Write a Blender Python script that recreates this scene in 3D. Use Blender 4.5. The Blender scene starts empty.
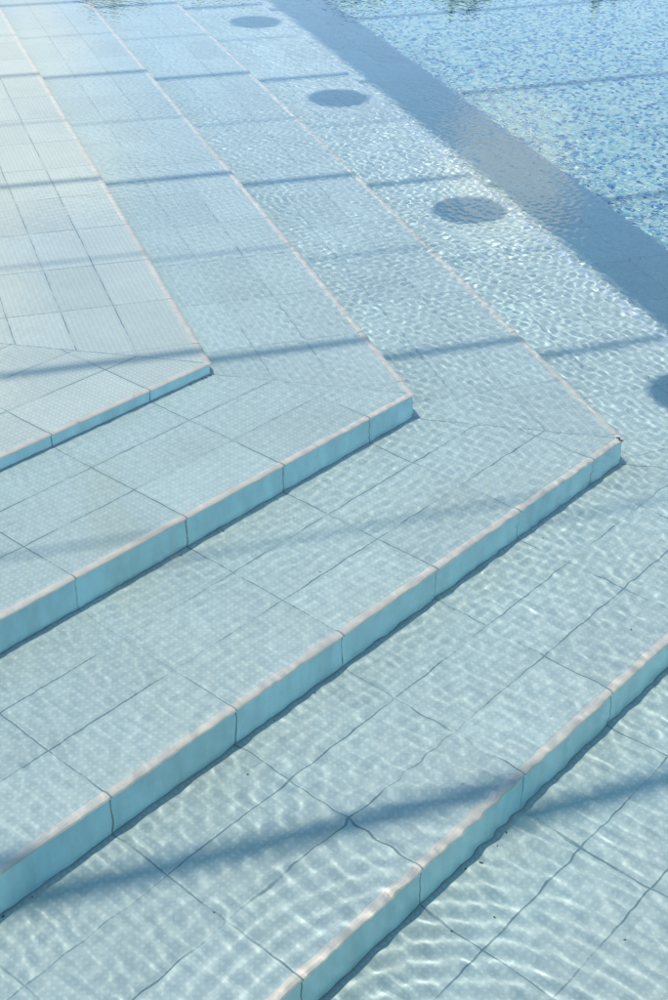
import bpy, bmesh, math, random
import numpy as np
from mathutils import Vector, Matrix
random.seed(4)
S = bpy.context.scene
C = S.collection
R = math.radians

# ------------------------------------------------------------------ measures
W = 0.36                        # depth of a front tread
WB = 0.3665                     # depth of a back tread
PH = R(60)                      # heading of the back arm
NB = Vector((math.sin(PH), -math.cos(PH), 0))    # outward from the back arm
BB = Vector((math.cos(PH), math.sin(PH), 0))     # along the back arm
CX = (WB - W*math.cos(PH))/math.sin(PH)          # corner shift per step
Z = [-0.044, -0.0995, -0.2132, -0.3269, -0.4406]
ZDEEP = -0.685
FLOOR_NB = 1.432                # lip of the lowest step above the mosaic
L = 0.2445                      # tile length
PHASE_F, PHASE_B = 0.08, 0.345
def corner(k): return Vector((k*CX, -k*W, 0))
# mitre line: passes through every corner
MD = (corner(1) - corner(0)).normalized()
MN = Vector((-MD.y, MD.x, 0))

# ------------------------------------------------------------------ helpers
def link(o, parent=None):
    C.objects.link(o)
    if parent: o.parent = parent
    return o

def tag(o, label=None, cat=None, group=None, kind=None):
    if label: o['label'] = label
    if cat: o['category'] = cat
    if group: o['group'] = group
    if kind: o['kind'] = kind
    return o

def empty(name, loc=(0, 0, 0)):
    o = bpy.data.objects.new(name, None)
    o.location = loc
    o.empty_display_size = .1
    return link(o)

def mesh_obj(name, verts, faces, mat, parent=None, uv=None, uv2=None, smooth=False):
    """verts in world space; made local to the parent."""
    off = parent.location if parent else Vector((0, 0, 0))
    me = bpy.data.meshes.new(name)
    me.from_pydata([Vector(v) - off for v in verts], [], faces)
    for nm, fn in (('UVMap', uv), ('Mitre', uv2)):
        if fn:
            lay = me.uv_layers.new(name=nm)
            for lp in me.loops:
                lay.data[lp.index].uv = fn(Vector(verts[lp.vertex_index]))
    me.materials.append(mat)
    if smooth:
        for p in me.polygons: p.use_smooth = True
    me.update()
    return link(bpy.data.objects.new(name, me), parent)

def bm_obj(name, bm, mat, parent=None, smooth=False):
    off = parent.location if parent else Vector((0, 0, 0))
    bmesh.ops.translate(bm, verts=bm.verts, vec=-off)
    me = bpy.data.meshes.new(name)
    bm.to_mesh(me); bm.free()
    me.materials.append(mat)
    if smooth:
        for p in me.polygons: p.use_smooth = True
    return link(bpy.data.objects.new(name, me), parent)

def beam_bm(a, b, w, h, bevel=.004):
    """a squared bar from a to b (axis centre line)"""
    bm = bmesh.new()
    a, b = Vector(a), Vector(b)
    d = (b - a); ln = d.length; d.normalize()
    s = d.cross(Vector((0, 0, 1)))
    if s.length < 1e-4: s = Vector((1, 0, 0))
    s.normalize(); u = s.cross(d)
    M = Matrix((s, d, u)).transposed().to_4x4(); M.translation = (a+b)/2
    bmesh.ops.create_cube(bm, size=1, matrix=M @ Matrix.Diagonal((w, ln, h, 1)))
    if bevel: bmesh.ops.bevel(bm, geom=bm.edges[:], offset=bevel, segments=2, affect='EDGES')
    return bm

# ------------------------------------------------------------------ materials
class NT:
    def __init__(s, name):
        s.m = bpy.data.materials.new(name); s.m.use_nodes = True
        s.t = s.m.node_tree; s.t.nodes.clear()
        s.out = s.t.nodes.new('ShaderNodeOutputMaterial')
    def n(s, typ, inp=None, **kw):
        nd = s.t.nodes.new('ShaderNode'+typ)
        for k, v in kw.items(): setattr(nd, k, v)
        for k, v in (inp or {}).items(): s.set(nd.inputs[k], v)
        return nd
    def set(s, sock, v):
        if isinstance(v, bpy.types.NodeSocket): s.t.links.new(v, sock)
        else: sock.default_value = v
    def math(s, op, a, b=0., c=0.):
        nd = s.n('Math', operation=op)
        for i, v in enumerate((a, b, c)): s.set(nd.inputs[i], v)
        return nd.outputs[0]
    def sstep(s, v, lo, hi, a=0., b=1.):
        nd = s.n('MapRange', interpolation_type='SMOOTHSTEP')
        for i, x in enumerate((v, lo, hi, a, b)): s.set(nd.inputs[i], x)
        return nd.outputs[0]
    def lin(s, v, lo, hi, a=0., b=1.):
        nd = s.n('MapRange')
        for i, x in enumerate((v, lo, hi, a, b)): s.set(nd.inputs[i], x)
        return nd.outputs[0]
    def mix(s, f, a, b, blend='MIX'):
        nd = s.n('Mix', data_type='RGBA', blend_type=blend)
        s.set(nd.inputs[0], f); s.set(nd.inputs[6], a); s.set(nd.inputs[7], b)
        return nd.outputs[2]
    def noise(s, vec, scale, detail=3., rough=.55):
        nd = s.n('TexNoise', {'Scale': scale, 'Detail': detail, 'Roughness': rough})
        if vec is not None: s.set(nd.inputs['Vector'], vec)
        return nd.outputs[0]
    def surf(s, col, rough=.5, spec=.1, normal=None):
        p = s.n('BsdfPrincipled', {'Base Color': col, 'Roughness': rough, 'Specular IOR Level': spec})
        if normal is not None: s.set(p.inputs['Normal'], normal)
        s.t.links.new(p.outputs[0], s.out.inputs[0])
        return s.m

def rgb(r, g, b): return (r, g, b, 1)

TILE = rgb(.43, .65, .56)
TILE_TOP = rgb(.505, .70, .575)  # paler than TILE: surface reflection and thinner water put into the colour
RISER = rgb(.47, .88, .88)  # lighter and tealer than TILE: light bounced underwater put into the colour
NOSE = rgb(.74, .70, .66)
GROUT = rgb(.15, .29, .27)

def tile_material(name, base, phase, rows, studs, riser=False, joints=1.):
    t = NT(name)
    uvn = t.n('UVMap', uv_map='UVMap'); sep = t.n('SeparateXYZ', {0: uvn.outputs[0]})
    geo = t.n('NewGeometry'); pos = geo.outputs['Position']
    wob = t.math('MULTIPLY', t.math('SUBTRACT', t.noise(pos, 9., 2.), .5), .0035)
    u = t.math('ADD', sep.outputs[0], t.math('ADD', wob, -phase))
    v = t.math('ADD', sep.outputs[1], wob)
    uu = t.math('DIVIDE', u, L)
    fr = t.math('FRACT', uu)
    du = t.math('MULTIPLY', t.math('SUBTRACT', .5, t.math('ABSOLUTE', t.math('SUBTRACT', fr, .5))), L)
    d = du
    if not riser:
        if rows == 'steps': 
            for rv in (.132, .248, .3655):
                d = t.math('MINIMUM', d, t.math('ABSOLUTE', t.math('SUBTRACT', v, rv)))
        else:      # endless rows behind the first
            vv = t.math('DIVIDE', t.math('SUBTRACT', v, .132), .1165)
            fv = t.math('FRACT', vv)
            dv = t.math('MULTIPLY', t.math('SUBTRACT', .5, t.math('ABSOLUTE', t.math('SUBTRACT', fv, .5))), .1165)
            dv = t.math('ADD', dv, t.math('MULTIPLY', t.math('LESS_THAN', v, .1), 1.))
            d = t.math('MINIMUM', d, dv)
        mt = t.n('SeparateXYZ', {0: t.n('UVMap', uv_map='Mitre').outputs[0]})
        d = t.math('MINIMUM', d, t.math('ABSOLUTE', t.math('ADD', mt.outputs[0], wob)))
    line = t.sstep(d, .0007, .0020, 1., 0.)
    fade = t.sstep(t.noise(pos, 5.5, 4., .7), .38, .54, .28, 1.)
    line = t.math('MULTIPLY', line, t.math('MULTIPLY', fade, joints))
    # one tint per tile
    rowi = t.math('FLOOR', t.math('DIVIDE', t.math('SUBTRACT', sep.outputs[1], .132), .1165))
    cell = t.n('CombineXYZ', {0: t.math('FLOOR', uu), 1: rowi, 2: phase})
    wn = t.n('TexWhiteNoise', {'Vector': cell.outputs[0]}, noise_dimensions='3D').outputs[0]
    val = t.lin(wn, 0, 1, .93, 1.05)
    blot = t.lin(t.noise(pos, 7., 5., .65), .3, .7, .94, 1.05)
    val = t.math('MULTIPLY', val, blot)
    h = t.math('MULTIPLY', t.noise(pos, 140., 2.), .25)
    if studs:
        P = .0106
        def dot(x):
            f = t.math('FRACT', t.math('DIVIDE', x, P))
            return t.math('ABSOLUTE', t.math('SUBTRACT', f, .5))
        r = t.math('SQRT', t.math('ADD', t.math('POWER', dot(sep.outputs[0]), 2.), t.math('POWER', dot(sep.outputs[1]), 2.)))
        st = t.sstep(r, .18, .38, 1., 0.)
        val = t.math('MULTIPLY', val, t.lin(st, 0, 1, .915, 1.05))
        h = t.math('ADD', h, st)
    h = t.math('SUBTRACT', h, t.math('MULTIPLY', line, 2.5))
    colv = t.n('CombineXYZ', {0: val, 1: val, 2: val}).outputs[0]
    col = t.mix(1., base, colv, 'MULTIPLY')
    if riser:
        strk = t.lin(t.noise(t.n('VectorMath', {0: pos, 1: (26., 26., 5.)}, operation='MULTIPLY').outputs[0], 1., 4., .6), .3, .7, .84, 1.12)
        col = t.mix(1., col, t.n('CombineXYZ', {0: strk, 1: strk, 2: strk}).outputs[0], 'MULTIPLY')
        # grime creeping up from the joint at the foot of the riser
        up = t.n('SeparateXYZ', {0: t.n('UVMap', uv_map='Mitre').outputs[0]}).outputs[0]
        lim = t.lin(t.noise(pos, 16., 4., .7), .3, .75, .001, .006)
        foot = t.math('MULTIPLY', t.sstep(t.math('SUBTRACT', up, lim), -.001, .0015, 1., 0.), .85)
        line = t.math('MAXIMUM', line, foot)
        stn = t.sstep(t.noise(pos, 38., 5., .7), .60, .72, 0., .35)
        col = t.mix(stn, col, rgb(.40, .78, .76))
    col = t.mix(line, col, GROUT)
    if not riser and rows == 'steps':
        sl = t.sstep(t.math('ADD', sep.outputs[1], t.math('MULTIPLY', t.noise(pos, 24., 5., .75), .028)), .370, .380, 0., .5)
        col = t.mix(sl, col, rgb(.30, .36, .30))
        dirt = t.sstep(t.noise(pos, 3.3, 6., .72), .56, .72, 0., .20)
        col = t.mix(dirt, col, rgb(.36, .50, .42))
    bmp = t.n('Bump', {'Strength': .35, 'Distance': .0015, 'Height': h})
    return t.surf(col, .25 if riser else .6, .3 if riser else .08, bmp.outputs[0])

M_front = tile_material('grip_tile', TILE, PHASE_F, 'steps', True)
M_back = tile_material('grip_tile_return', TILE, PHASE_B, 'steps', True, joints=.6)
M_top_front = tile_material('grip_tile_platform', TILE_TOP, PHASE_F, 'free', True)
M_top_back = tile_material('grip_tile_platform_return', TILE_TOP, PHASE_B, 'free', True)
M_riser = tile_material('glazed_riser_tile', RISER, PHASE_F, 'steps', False, True)
M_riser_b = tile_material('glazed_riser_tile_return', RISER, PHASE_B, 'steps', False, True)

def nosing_material(name, d, phase):
    t = NT(name)
    pos = t.n('NewGeometry').outputs['Position']
    f = t.noise(pos, 22., 5., .7)
    col = t.mix(t.sstep(f, .35, .7), rgb(.67, .77, .60), rgb(.57, .66, .52))
    col = t.mix(t.sstep(t.noise(pos, 60., 4.), .60, .72, 0., .5), col, rgb(.38, .44, .42))
    along = t.n('VectorMath', {0: pos, 1: tuple(d)}, operation='DOT_PRODUCT').outputs['Value']
    fr = t.math('FRACT', t.math('DIVIDE', t.math('SUBTRACT', along, phase), L))
    dj = t.math('MULTIPLY', t.math('SUBTRACT', .5, t.math('ABSOLUTE', t.math('SUBTRACT', fr, .5))), L)
    col = t.mix(t.sstep(dj, .0008, .0024, .8, 0.), col, GROUT)
    cell = t.math('FLOOR', t.math('DIVIDE', t.math('SUBTRACT', along, phase), L))
    k = t.lin(t.n('TexWhiteNoise', {'W': cell}, noise_dimensions='1D').outputs[0], 0, 1, .92, 1.05)
    col = t.mix(1., col, t.n('CombineXYZ', {0: k, 1: k, 2: k}).outputs[0], 'MULTIPLY')
    return t.surf(col, .6, .1)
M_nose = nosing_material('worn_nosing_bead', Vector((1, 0, 0)), PHASE_F)
M_nose_b = nosing_material('worn_nosing_bead_return', BB, PHASE_B)

def blue_nose():
    t = NT('blue_edge_tile')
    pos = t.n('NewGeometry').outputs['Position']
    return t.surf(t.mix(t.sstep(t.noise(pos, 30., 4.), .4, .65), rgb(.47, .66, .64), rgb(.40, .60, .60)), .5, .1)
M_blue_nose = blue_nose()

def mosaic_material():
    t = NT('glass_mosaic')
    uv = t.n('UVMap', uv_map='UVMap').outputs[0]
    sc = t.n('VectorMath', {0: uv, 1: (1/.0138, 1/.0138, 1)}, operation='MULTIPLY').outputs[0]
    fl = t.n('VectorMath', {0: sc}, operation='FLOOR').outputs[0]
    wn = t.n('TexWhiteNoise', {'Vector': fl}, noise_dimensions='3D').outputs[0]
    cr = t.n('ValToRGB', {0: wn}); el = cr.color_ramp; el.interpolation = 'CONSTANT'
    stops = [(0, (.56, .74, .70)), (.30, (.46, .68, .68)), (.52, (.28, .56, .63)), (.68, (.09, .36, .54)),
             (.80, (.02, .20, .44)), (.90, (.008, .10, .32)), (.98, (.26, .32, .42))]
    while len(el.elements) < len(stops): el.elements.new(.5)
    for e, (p, c) in zip(el.elements, stops): e.position = p; e.color = (c[0]*.58, c[1]*.80, c[2]*.66, 1)
    fx = t.n('VectorMath', {0: sc}, operation='FRACTION').outputs[0]
    s3 = t.n('SeparateXYZ', {0: fx})
    dd = t.math('MINIMUM', t.math('SUBTRACT', .5, t.math('ABSOLUTE', t.math('SUBTRACT', s3.outputs[0], .5))),
                t.math('SUBTRACT', .5, t.math('ABSOLUTE', t.math('SUBTRACT', s3.outputs[1], .5))))
    g = t.sstep(dd, .03, .07, 1., 0.)
    col = t.mix(g, cr.outputs[0], rgb(.36, .52, .53))
    return t.surf(col, .3, .15)
M_mosaic = mosaic_material()

def plain(name, col, rough=.6, var=.08, scale=6.):
    t = NT(name)
    pos = t.n('NewGeometry').outputs['Position']
    k = t.lin(t.noise(pos, scale, 6., .65), .3, .7, 1-var, 1+var)
    c = t.mix(1., rgb(*col), t.n('CombineXYZ', {0: k, 1: k, 2: k}).outputs[0], 'MULTIPLY')
    bm = t.n('Bump', {'Strength': .2, 'Distance': .002, 'Height': t.noise(pos, 90., 3.)})
    return t.surf(c, rough, .3, bm.outputs[0])
M_white = plain('white_painted_timber', (.74, .74, .72), .5)
M_deck = plain('pale_stone_paving', (.42, .50, .49), .75, .14)
M_globe = plain('opal_globe', (.78, .77, .74), .35, .03)
M_metal = plain('brushed_steel', (.35, .35, .36), .4)
M_grit = plain('wet_grit', (.07, .08, .07), .8)

def water_material():
    t = NT('clear_pool_water')
    g = t.n('BsdfGlass', {'Color': rgb(.97, .99, 1.), 'Roughness': 0., 'IOR': 1.333})
    t.t.links.new(g.outputs[0], t.out.inputs[0])
    return t.m
M_water = water_material()

# ------------------------------------------------------------------ the steps
FRONT_X = -5.0                  # far end of the front arm
BACK_B = 8.5                    # far end of the back arm
TOPW = 1.6                      # depth of the top platform
STEP_LABELS = [
    ('uppermost and palest tiled step platform, lying just under the water surface', ),
    ('second tiled pool step from the top, its low riser right below the shallow platform', ),
    ('third tiled pool step down, in the middle between the shallow platform and the lowest step', ),
    ('fourth tiled pool step down, its nosing nearest the camera, round shadows on its far arm', ),
    ('lowest and deepest tiled pool step, beside the drop to the blue mosaic floor', ),
]
receivers = []
def nb_d(p): return p.dot(NB)
def bb_d(p): return p.dot(BB)

def bead(name, pts, parent, out, rad=.0085):
    """rounded nosing bead running along pts, its outer face 2 mm proud of the riser"""
    return None

def sweep(a, b, out_a, out_b, prof, name, mat, parent, n):
    """sweep a profile (out, up) from a to b; out_a/out_b are the outward offset vectors at either end (mitred)"""
    vs, fs = [], []
    for i in range(n+1):
        f = i/n
        p = a.lerp(b, f); o = out_a.lerp(out_b, f)
        for (x, y) in prof:
            vs.append(p + o*x + Vector((0, 0, y)))
    m = len(prof)
    for i in range(n):
        for j in range(m):
            j2 = (j+1) % m
            fs.append((i*m+j, i*m+j2, (i+1)*m+j2, (i+1)*m+j))
    fs.append(tuple(range(m))[::-1]); fs.append(tuple(range(n*m, n*m+m)))
    return mesh_obj(name, vs, fs, mat, parent, smooth=False)

NW, NH = .0115, .006             # nosing bead width and drop
prof = [(-NW, .0004), (-NW, -NH), (.002, -NH), (.0036, -NH*.7), (.0036, -.0045), (.002, -.0012), (-.002, .0010), (-NW*.6, .0016)]
GAP = .0                        
OUT_C = (NB + Vector((0, -1, 0))).normalized(); OUT_C *= 1/OUT_C.dot(NB)     # mitred outward vector at a corner

def build_step(k):
    z = Z[k]
    ck = corner(k); cz = Vector((ck.x, ck.y, z))
    last = k == 4
    root = empty('pool_step', cz)
    tag(root, STEP_LABELS[k][0], 'pool step', 'submerged tiled pool steps')
    inset = NW
    mitre_uv = lambda p: ((p - Vector((0, 0, p.z))).dot(MN), 0)
    # ---- treads
    if k == 0: inner = -TOPW/W          # in step units behind the corner
    else: inner = k-1
    def cor(s): return Vector((s*CX, -s*W, z))
    if last:
        y1 = -1.95; s1 = 1.95/W
    else:
        s1 = k; y1 = -k*W
    # front arm: between cor(inner) and cor(s1)
    ci, co = cor(inner), cor(s1)
    if last:
        fr = [ci, Vector((FRONT_X, ci.y, z)), Vector((FRONT_X, co.y, z)), co]
        e = FLOOR_NB - NW
    else:
        co = Vector((co.x, co.y, z)) - OUT_C*inset
        fr = [ci, Vector((FRONT_X, ci.y, z)), Vector((FRONT_X, co.y, z)), co]
    lipy = -k*W if not last else -4*W
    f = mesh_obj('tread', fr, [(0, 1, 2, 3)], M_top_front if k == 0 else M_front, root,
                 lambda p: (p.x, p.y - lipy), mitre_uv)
    lipn = k*WB if not last else FLOOR_NB
    if not last:
        bk = [ci, co, co + BB*BACK_B, ci + BB*BACK_B]
    else:
        # the back arm is bounded by the mosaic drop and, at the near end, by the mitre and the pool's near wall
        def on(nb, y):
            return Vector(((nb + y*math.cos(PH))/math.sin(PH), y, z))
        sE = (e - 0)/ (CX*math.sin(PH) + W*math.cos(PH))
        cE = cor(sE)
        bk = [ci, cE, cE + BB*BACK_B, ci + BB*BACK_B]
        # front arm stops at the drop as well
        f.data.clear_geometry() if False else None
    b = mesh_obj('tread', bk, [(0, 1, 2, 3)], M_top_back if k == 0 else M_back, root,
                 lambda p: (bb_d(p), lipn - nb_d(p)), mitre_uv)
    receivers.extend([f, b])
    # ---- risers and nosings
    zb = Z[k+1] if k < 4 else ZDEEP
    tp = z - NH + .0005
    if not last:
        y = -k*W
        a0 = Vector((ck.x, y, 0)); a1 = Vector((FRONT_X, y, 0))
        def wall(p, q, m, uf):
            vs = [Vector((p.x, p.y, tp)), Vector((q.x, q.y, tp)), Vector((q.x, q.y, zb)), Vector((p.x, p.y, zb))]
            return mesh_obj('riser', vs, [(0, 1, 2, 3)], m, root, uf, lambda v: (v.z - zb, 0))
        r1 = wall(a0, a1, M_riser, lambda p: (p.x, 5 + p.z*0))
        b0 = a0; b1 = a0 + BB*BACK_B
        r2 = wall(b1, b0, M_riser_b, lambda p: (bb_d(p), 5))
        n1 = sweep(Vector((FRONT_X, y, z)), cz, Vector((0, -1, 0)), OUT_C, prof, 'nosing', M_nose, root, 1)
        n2 = sweep(cz, cz + BB*BACK_B, OUT_C, NB, prof, 'nosing', M_nose_b if k < 3 else M_blue_nose, root, 1)
        receivers.extend([r1, r2, n1, n2])
    return root

# sweep() with a linear blend of mitred vectors would skew: use exact ends instead
def sweep(a, b, out_a, out_b, prof, name, mat, parent, n):
    vs, fs = [], []
    for p, o in ((a, out_a), (b, out_b)):
        for (x, y) in prof: vs.append(p + o*x + Vector((0, 0, y)))
    m = len(prof)
    for j in range(m):
        j2 = (j+1) % m
        fs.append((j, j2, m+j2, m+j))
    fs.append(tuple(range(m))[::-1]); fs.append(tuple(range(m, 2*m)))
    return mesh_obj(name, vs, fs, mat, parent)

for k in range(4): build_step(k)

# ---- lowest step: one floor-like ledge round the corner, ending at the mosaic drop
z4 = Z[4]
root4 = empty('pool_step', corner(4)*1.0 + Vector((0, 0, z4)))
tag(root4, STEP_LABELS[4][0], 'pool step', 'submerged tiled pool steps')
NEAR_Y = -1.95
def xonnb(nb, y): return (nb + y*math.cos(PH))/math.sin(PH)
c3 = corner(3); c3z = Vector((c3.x, c3.y, z4))
en = FLOOR_NB - NW
s = en/(CX*math.sin(PH) + W*math.cos(PH)); cE = Vector((s*CX, -s*W, z4))
pNear = Vector((xonnb(en, NEAR_Y), NEAR_Y, z4))
mit4 = lambda p: ((p - Vector((0, 0, p.z))).dot(MN), 0)
f4 = mesh_obj('tread', [c3z, Vector((FRONT_X, c3.y, z4)), Vector((FRONT_X, NEAR_Y, z4)), pNear, cE], [(0, 1, 2, 3, 4)], M_front, root4,
              lambda p: (p.x, p.y + 4*W), mit4)
b4 = mesh_obj('tread', [c3z, cE, cE + BB*BACK_B, c3z + BB*BACK_B], [(0, 1, 2, 3)], M_back, root4,
              lambda p: (bb_d(p), FLOOR_NB - nb_d(p)), mit4)
eA = pNear + NB*NW; eB = cE + BB*BACK_B + NB*NW
vs = [Vector((eB.x, eB.y, z4-NH)), Vector((eA.x, eA.y, z4-NH)), Vector((eA.x, eA.y, ZDEEP)), Vector((eB.x, eB.y, ZDEEP))]
def mos_uv(p): return (bb_d(p), nb_d(p) - p.z)
r4 = mesh_obj('riser', vs, [(0, 1, 2, 3)], M_mosaic, root4, mos_uv)
n4 = sweep(eA, eB, NB, NB, prof, 'nosing', M_blue_nose, root4, 1)
receivers += [f4, b4, r4, n4]

# ------------------------------------------------------------------ setting
FAR = 9.0
fl = [eA + BB*(-3), eB + BB*4, eB + BB*4 + NB*FAR, eA + BB*(-3) + NB*FAR]
fl = [Vector((p.x, p.y, ZDEEP)) for p in fl]
pf = mesh_obj('pool_floor', fl, [(0, 1, 2, 3)], M_mosaic, None, mos_uv)
tag(pf, kind='structure'); receivers.append(pf)

# ---- water surface: real ripples
def water_height(X, Y):
    rng = np.random.default_rng(11)
    H = np.zeros_like(X)
    nb = X*NB.x + Y*NB.y; bb = X*BB.x + Y*BB.y
    # calmer over the shallow platform, livelier over the deep steps
    depth = np.clip((nb + .1)/1.3, 0, 1)
    d2 = np.clip((-Y + .1)/1.3, 0, 1)
    live = .30 + .70*np.clip(np.maximum(depth*1.25, d2), 0, 1)
    open_ = np.clip((nb - 1.25)/.4, 0, 1)       # quieter over the open pool
    live *= 1 - .5*open_
    calm = (1.35 - 1.1*np.clip(d2, 0, 1))*(1 - .65*open_)*(1 - .6*np.clip((bb - 1.2)/1.6, 0, 1))*(.62 + .38*np.clip(depth*4, 0, 1))
    for i in range(70):
        lam = .0155*(4.3**rng.random())
        kk = 2*math.pi/lam
        main = i % 4 != 0
        th = R(-6) + rng.normal(0, .42) if main else rng.uniform(0, 6.3)
        a = .00034*(lam/.05)**.8*(.6+.8*rng.random())*AMP*(1. if main else .7)
        # each train swells and dies along its way
        m = 1.5*(.5 + .5*np.sin(X*rng.uniform(1, 5)+Y*rng.uniform(-5, 5)+rng.uniform(0, 6.3)))**2
        H += a*m*np.sin(kk*(X*math.cos(th)+Y*math.sin(th)) + rng.uniform(0, 6.3))
    H *= live
    for i in range(36):          # fine wind chop
        lam = .016*(1.9**rng.random())
        kk = 2*math.pi/lam
        th = R(-40) + rng.normal(0, .8)
        a = .000022*(lam/.02)*(.5+rng.random())
        m = np.clip(.4 + .6*np.sin(X*rng.uniform(1, 5)+Y*rng.uniform(-5, 5)+rng.uniform(0, 6.3)), 0, 1)
        H += calm*a*m*np.sin(kk*(X*math.cos(th)+Y*math.sin(th)) + rng.uniform(0, 6.3))
    # capillary rings on the second step
    for (cx, cy, r0, lam, a, wd, an) in RINGS:
        r = np.hypot(X-cx, Y-cy)
        arc = .5+.5*np.cos(np.arctan2(Y-cy, X-cx)-an)
        H += a*arc*arc*np.exp(-((r-r0)/wd)**2)*np.sin(2*math.pi*r/lam)
    return H
AMP = .054
RINGS = [(.62, .95, .18, .020, .00011, .13, .4), (1.0, .62, .12, .022, .0001, .15, 2.2), (1.45, 1.5, .2, .024, .00007, .2, 3.6),
         (-.95, -1.35, .30, .032, .00012, .18, 1.2), (-.55, -1.0, .25, .034, .00009, .2, 2.9)]
STEP = .005
gx0, gx1, gy0, gy1 = -1.5, 4.3, -1.94, 3.6
nx = int((gx1-gx0)/STEP)+1; ny = int((gy1-gy0)/STEP)+1
gx = np.linspace(gx0, gx1, nx); gy = np.linspace(gy0, gy1, ny)
X, Y = np.meshgrid(gx, gy)
edge = np.minimum(np.minimum(X-gx0, gx1-X), np.minimum(np.where(Y > 1, gy1-Y, 9), Y-gy0))
Hh = water_height(X, Y)*np.clip(edge/.3, 0, 1)
co = np.stack([X, Y, Hh], -1).reshape(-1, 3).astype(np.float32)
# outer calm water: eight border points joined to the grid's rim
OX0, OX1, OY0, OY1 = FRONT_X-.2, 14., NEAR_Y-.2, 13.
base = len(co)
idx = np.arange(nx*ny).reshape(ny, nx)
quads = np.stack([idx[:-1, :-1], idx[:-1, 1:], idx[1:, 1:], idx[1:, :-1]], -1).reshape(-1, 4)
# rim rows extended outwards with their own spacing
def extra(pts): 
    global co
    s = len(co); co = np.concatenate([co, np.array(pts, np.float32)]); return np.arange(s, s+len(pts))
more = []
L_ = extra([(OX0, y, 0) for y in gy]); more.append(np.stack([L_[:-1], idx[:-1, 0], idx[1:, 0], L_[1:]], -1))
R_ = extra([(OX1, y, 0) for y in gy]); more.append(np.stack([idx[:-1, -1], R_[:-1], R_[1:], idx[1:, -1]], -1))
T_ = extra([(x, OY1, 0) for x in gx]); more.append(np.stack([idx[-1, :-1], idx[-1, 1:], T_[1:], T_[:-1]], -1))
B_ = extra([(x, OY0, 0) for x in gx]); more.append(np.stack([idx[0, 1:], idx[0, :-1], B_[:-1], B_[1:]], -1))
tl, tr, bl, br = extra([(OX0, OY1, 0), (OX1, OY1, 0), (OX0, OY0, 0), (OX1, OY0, 0)])
more.append(np.array([[L_[-1], idx[-1, 0], T_[0], tl], [idx[-1, -1], R_[-1], tr, T_[-1]],
                      [bl, B_[0], idx[0, 0], L_[0]], [B_[-1], br, R_[0], idx[0, -1]]]))
quads = np.concatenate([quads]+more).astype(np.int32)
me = bpy.data.meshes.new('water')
me.vertices.add(len(co)); me.vertices.foreach_set('co', co.ravel())
me.loops.add(len(quads)*4); me.loops.foreach_set('vertex_index', quads.ravel())
me.polygons.add(len(quads)); me.polygons.foreach_set('loop_start', np.arange(0, len(quads)*4, 4, dtype=np.int32))
me.polygons.foreach_set('loop_total', np.full(len(quads), 4, np.int32))
me.polygons.foreach_set('use_smooth', np.ones(len(quads), bool))
me.update(calc_edges=True); me.validate()
me.materials.append(M_water)
water = link(bpy.data.objects.new('water', me)); tag(water, kind='structure')
water.cycles.is_caustics_caster = True

# ---- deck round the pool
def slab(name, pts, z0, z1, mat):
    n = len(pts)
    vs = [Vector((p.x, p.y, z1)) for p in pts] + [Vector((p.x, p.y, z0)) for p in pts]
    fs = [tuple(range(n)), tuple(range(2*n-1, n-1, -1))] + [(i, n+i, n+(i+1) % n, (i+1) % n) for i in range(n)]
    o = mesh_obj(name, vs, fs, mat); tag(o, kind='structure'); return o
ci = Vector((-TOPW/W*CX, TOPW, 0))
slab('deck', [ci, ci + BB*14, Vector((FRONT_X-6, 16, 0)), Vector((FRONT_X-6, ci.y, 0))], -.4, .12, M_deck)
slab('paving', [Vector((FRONT_X-6, NEAR_Y, 0)), Vector((FRONT_X-6, -9, 0)), Vector((16, -9, 0)), Vector((16, NEAR_Y, 0))], -1., .12, M_deck)

# ---- grit and leaf crumbs lying on the treads
bm = bmesh.new()
grit = [(2, *corner(3)[:2])]
def crumb(x, y, z, r):
    ret = bmesh.ops.create_icosphere(bm, subdivisions=1, radius=r, matrix=Matrix.Translation((x, y, z + r*.35)) @ Matrix.Rotation(random.random()*6, 4, 'Z') @ Matrix.Diagonal((1.6, .9, .5, 1)))
    for v in ret['verts']: v.co += Vector((random.uniform(-1, 1), random.uniform(-1, 1), random.uniform(-.4, .4)))*r*.25
for i in range(46):
    k = random.choice((1, 2, 3, 3, 4, 4))
    if random.random() < .5:      # swept against the foot of a riser
        y = -(k-1)*W - random.uniform(.003, .012)**1; x = random.uniform(-1.4, corner(k-1).x)
    else:
        y = -(k-1)*W - random.uniform(.02, .34); x = random.uniform(-1.4, corner(k-1).x)
    crumb(x, y, Z[k], random.choice((.001, .0012, .0015, .002)))
for i in range(5):               # crumbs gathered at the corner of the fourth step and below the lowest riser
    crumb(corner(2).x + random.gauss(-.004, .004), corner(2).y + .006 + random.gauss(0, .003), Z[2], .003)
    crumb(random.gauss(-.5, .05), -3*W - random.uniform(.004, .02), Z[4], random.uniform(.0015, .003))
    crumb(corner(0).x + random.uniform(-.08, 0), corner(0).y - random.uniform(.002, .006), Z[1], .0022)
go = bm_obj('grit', bm, M_grit); tag(go, 'dark grit and leaf crumbs scattered on the submerged treads', 'grit', kind='stuff'); go.cycles.is_caustics_receiver = True

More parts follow.
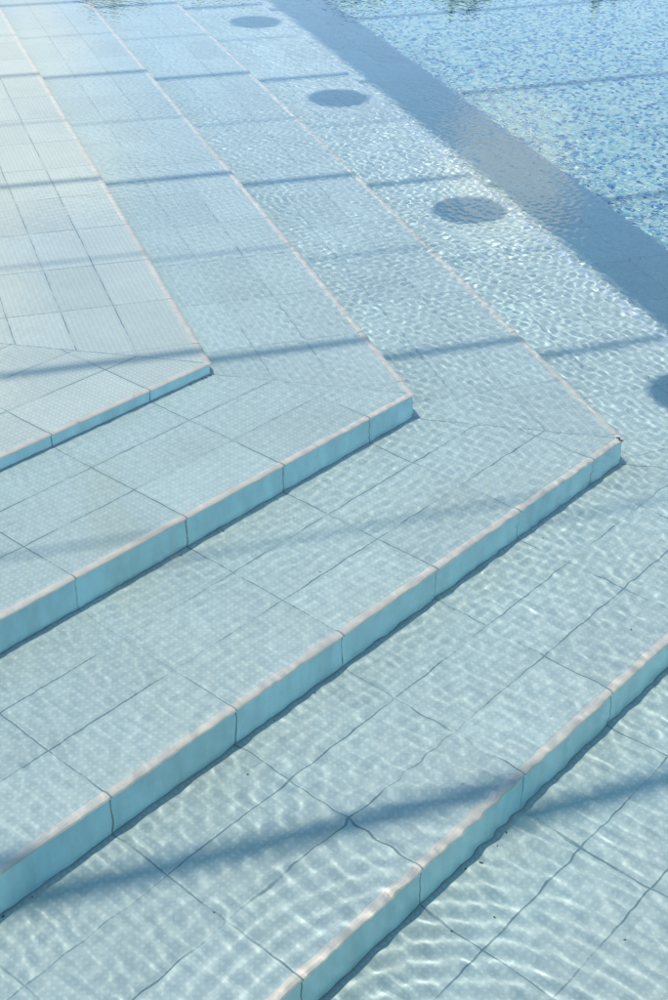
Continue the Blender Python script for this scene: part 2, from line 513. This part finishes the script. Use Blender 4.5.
# ---- far terrace with a clipped hedge
VH = Vector((.7536, .6573, 0)); VP = Vector((VH.y, -VH.x, 0)); EYE = Vector((-1.804, -1.914, 0))
slab('terrace', [EYE + VH*13.2 - VP*16, EYE + VH*40 - VP*16, EYE + VH*40 + VP*16, EYE + VH*13.2 + VP*16], -1., .13, M_deck)
def leaf_mat():
    t = NT('hedge_leaves')
    n = t.noise(t.n('NewGeometry').outputs['Position'], 3., 5., .7)
    return t.surf(t.mix(t.sstep(n, .35, .65), rgb(.022, .055, .028), rgb(.04, .085, .04)), .5, .3)
hb = EYE + VH*14.6 + Vector((0, 0, .13))
hedge = empty('hedge', hb); tag(hedge, 'long dark green clipped hedge on the far terrace beyond the pool', 'hedge')
rl = np.random.default_rng(5); vs, fs = [], []
for i in range(17000):
    a = rl.uniform(-5.5, 7.5); hgt = rl.uniform(0, 1)**.8; d = rl.uniform(-.45, .45)
    top = 1.5 + .10*math.sin(a*2.1) + .12*math.sin(a*5.3+1)
    p = hb + VP*a + VH*d + Vector((0, 0, hgt*top + rl.normal(0, .05)))
    q1 = Vector(rl.normal(0, 1, 3)).normalized()*.07; q2 = Vector(rl.normal(0, 1, 3)).normalized()*.05
    n0 = len(vs); vs += [p-q1, p-q2, p+q1, p+q2]; fs.append((n0, n0+1, n0+2, n0+3))
mesh_obj('foliage', vs, fs, leaf_mat(), hedge)
for a in np.arange(-5.2, 7.4, .9):
    bm_obj('stem', beam_bm(hb + VP*float(a), hb + VP*float(a) + Vector((0, 0, 1.5)), .06, .06, .01), plain('bark', (.09, .06, .04)) if 'bark' not in bpy.data.materials else bpy.data.materials['bark'], hedge)

# ------------------------------------------------------------------ the pergola overhead
SUN_EL = R(81.3)
sdir = Vector((-NB.x*math.cos(SUN_EL), -NB.y*math.cos(SUN_EL), math.sin(SUN_EL)))
def up(nb, bb, z, h):
    """the point at height h whose shadow falls on (nb, bb) at depth z"""
    th = math.asin(math.cos(SUN_EL)/1.333)
    n = nb - h/math.tan(SUN_EL) - abs(z)*math.tan(th)
    return NB*n + BB*bb + Vector((0, 0, h))
HR = 4.2
per = empty('pergola', NB*.44)
tag(per, 'white painted pergola of long rafters on square posts, standing over the pool steps', 'pergola')
for bb, wd in ((5.75, .04), (4.6, .04), (3.46, .041), (2.33, .040), (1.205, .035), (.063, .028), (-1.155, .043), (-2.3, .05)):
    a = NB*(-3.2) + BB*bb + Vector((0, 0, HR)); b = NB*7.5 + BB*bb + Vector((0, 0, HR))
    bm_obj('rafter', beam_bm(a, b, wd, .12), M_white, per)
for bb in (2.9, 1.77, .63, -.55):
    a = NB*(-3.2) + BB*bb + Vector((0, 0, HR+.075)); b = NB*7.5 + BB*bb + Vector((0, 0, HR+.075))
    bm_obj('batten', beam_bm(a, b, .011, .02, .002), M_white, per)
hd = (up(1.19, 0, Z[4], HR-.15).dot(NB), up(1.475, 0, Z[4], HR-.15).dot(NB))
hn = sum(hd)/2
bm_obj('header_beam', beam_bm(NB*hn + BB*-3.6 + Vector((0, 0, HR-.14)), NB*hn + BB*6.6 + Vector((0, 0, HR-.14)), hd[1]-hd[0], .155), M_white, per)
for n, b0, b1 in ((-2.8, -3.6, 6.6), (7.0, -3.6, 7.3)):
    bm_obj('header_beam', beam_bm(NB*n + BB*b0 + Vector((0, 0, HR-.14)), NB*n + BB*b1 + Vector((0, 0, HR-.14)), .2, .155), M_white, per)
    for b in (b0+.15, b1-.15):
        g = NB*n + BB*b
        zz0 = .12 if (n < -1 and b > 0) or g.y < NEAR_Y else (ZDEEP if n > 1.44 else -.44)
        bm_obj('post', beam_bm(g + Vector((0, 0, zz0)), g + Vector((0, 0, HR-.218)), .14, .14), M_white, per)

# ---- globe lamps hung below the pergola
HL = 2.5
first = None
spots = [(.987, 3.161, 'farthest round white globe lamp hanging over the fourth step'),
         (.970, 2.055, 'second farthest round white globe lamp hanging over the fourth step'),
         (.985, .942, 'second nearest round white globe lamp hanging over the fourth step'),
         (1.03, -.202, 'nearest round white globe lamp hanging over the fourth step')]
for nb, bb, lab in spots:
    g = up(nb, bb, Z[3], HL)
    if first is None:
        first = empty('globe_lamp', g)
        bm = bmesh.new(); bmesh.ops.create_uvsphere(bm, u_segments=32, v_segments=16, radius=.105, matrix=Matrix.Translation(g))
        bm_obj('globe', bm, M_globe, first, True)
        bm = bmesh.new(); bmesh.ops.create_cone(bm, cap_ends=True, segments=20, radius1=.03, radius2=.022, depth=.05, matrix=Matrix.Translation(g + Vector((0, 0, .122))))
        bm_obj('fitting', bm, M_metal, first)
        bm_obj('cord', beam_bm(g + Vector((0, 0, .147)), g + Vector((0, 0, HR - .03 - HL)), .006, .006, 0), M_metal, first)
        cur = first
    else:
        cur = first.copy(); C.objects.link(cur); cur.location = g
        for ch in first.children:
            c2 = ch.copy(); C.objects.link(c2); c2.parent = cur
    tag(cur, lab, 'lamp', 'globe lamps hanging from the pergola')
gn = up(.975, 0, Z[3], HL).dot(NB)
bm_obj('batten', beam_bm(NB*gn + BB*-3.2 + Vector((0, 0, HR-.02)), NB*gn + BB*6.2 + Vector((0, 0, HR-.02)), .012, .02, .002), M_white, per)

# ------------------------------------------------------------------ light
sun = bpy.data.lights.new('sun', 'SUN'); sun.energy = 2.6; sun.angle = R(.55); sun.color = (1., .71, .68)
so = link(bpy.data.objects.new('sun', sun)); so.rotation_euler = sdir.to_track_quat('Z', 'Y').to_euler()
sun.cycles.is_caustics_light = True
w = bpy.data.worlds.new('World'); S.world = w; w.use_nodes = True
nt = w.node_tree; bgn = nt.nodes['Background']
sky = nt.nodes.new('ShaderNodeTexSky'); sky.sky_type = 'NISHITA'; sky.sun_disc = False
sky.sun_elevation = SUN_EL; sky.sun_rotation = math.atan2(sdir.x, sdir.y); sky.air_density = 1.0; sky.dust_density = .0; sky.ozone_density = .5
CLOUDS = [(28, 20, .20), (20, 28, .18), (56, 17.5, .045), (71, 20, .06), (-60, 18, .25), (140, 16, .2)]
# unseen white clouds added low in the sky for their reflections in the water
def wn(typ, **kw):
    nd = nt.nodes.new('ShaderNode'+typ)
    for k, v in kw.items(): setattr(nd, k, v)
    return nd
tc = wn('TexCoord'); cn = wn('TexNoise'); cn.inputs['Scale'].default_value = 5.; cn.inputs['Detail'].default_value = 6.
mp = wn('Mapping'); mp.inputs['Scale'].default_value = (1, 1, 2.2); nt.links.new(tc.outputs['Generated'], mp.inputs[0]); nt.links.new(mp.outputs[0], cn.inputs['Vector'])
last_mask = None
for (az, el_, rad) in CLOUDS:
    c = Vector((math.sin(R(az))*math.cos(R(el_)), math.cos(R(az))*math.cos(R(el_)), math.sin(R(el_))))
    d = wn('VectorMath', operation='DISTANCE'); nt.links.new(tc.outputs['Generated'], d.inputs[0]); d.inputs[1].default_value = c
    a = wn('Math', operation='DIVIDE'); nt.links.new(d.outputs['Value'], a.inputs[0]); a.inputs[1].default_value = rad
    b = wn('Math', operation='MULTIPLY_ADD'); nt.links.new(cn.outputs[0], b.inputs[0]); b.inputs[1].default_value = -2.4; b.inputs[2].default_value = 2.2
    e = wn('Math', operation='SUBTRACT'); nt.links.new(b.outputs[0], e.inputs[0]); nt.links.new(a.outputs[0], e.inputs[1])
    m = wn('MapRange', interpolation_type='SMOOTHSTEP'); nt.links.new(e.outputs[0], m.inputs[0]); m.inputs[1].default_value = -.1; m.inputs[2].default_value = .35
    if last_mask is None: last_mask = m.outputs[0]
    else:
        x = wn('Math', operation='MAXIMUM'); nt.links.new(last_mask, x.inputs[0]); nt.links.new(m.outputs[0], x.inputs[1]); last_mask = x.outputs[0]
mx = wn('Mix', data_type='RGBA'); nt.links.new(last_mask, mx.inputs[0]); nt.links.new(sky.outputs[0], mx.inputs[6]); mx.inputs[7].default_value = (4.7, 5.0, 5.2, 1)
nt.links.new(mx.outputs[2], bgn.inputs[0])
bgn.inputs[1].default_value = .15
for o in receivers: o.cycles.is_caustics_receiver = True

# ------------------------------------------------------------------ camera
cam = bpy.data.cameras.new('camera'); co_ = link(bpy.data.objects.new('camera', cam))
r = Vector((0.66265973, -0.74882386, 0.01203766)); u = Vector((0.37995007, 0.34999511, 0.85623675)); f = Vector((0.64538363, 0.5628199, -0.51644334))
M = Matrix((r, u, -f)).transposed().to_4x4(); M.translation = (-1.80384, -1.914194, 1.237958)
co_.matrix_world = M
cam.sensor_fit = 'VERTICAL'; cam.sensor_height = 36; cam.lens = 36*1.418726
cam.clip_start = .02; cam.clip_end = 500
S.camera = co_

S.render.engine = 'CYCLES'
S.cycles.max_bounces = 8; S.cycles.transmission_bounces = 8; S.cycles.diffuse_bounces = 4
S.cycles.caustics_refractive = True; S.cycles.caustics_reflective = False
S.cycles.sample_clamp_indirect = 4.0
S.cycles.use_denoising = True
S.view_settings.view_transform = 'Standard'; S.view_settings.look = 'None'
S.view_settings.exposure = 0.93; S.view_settings.gamma = 1
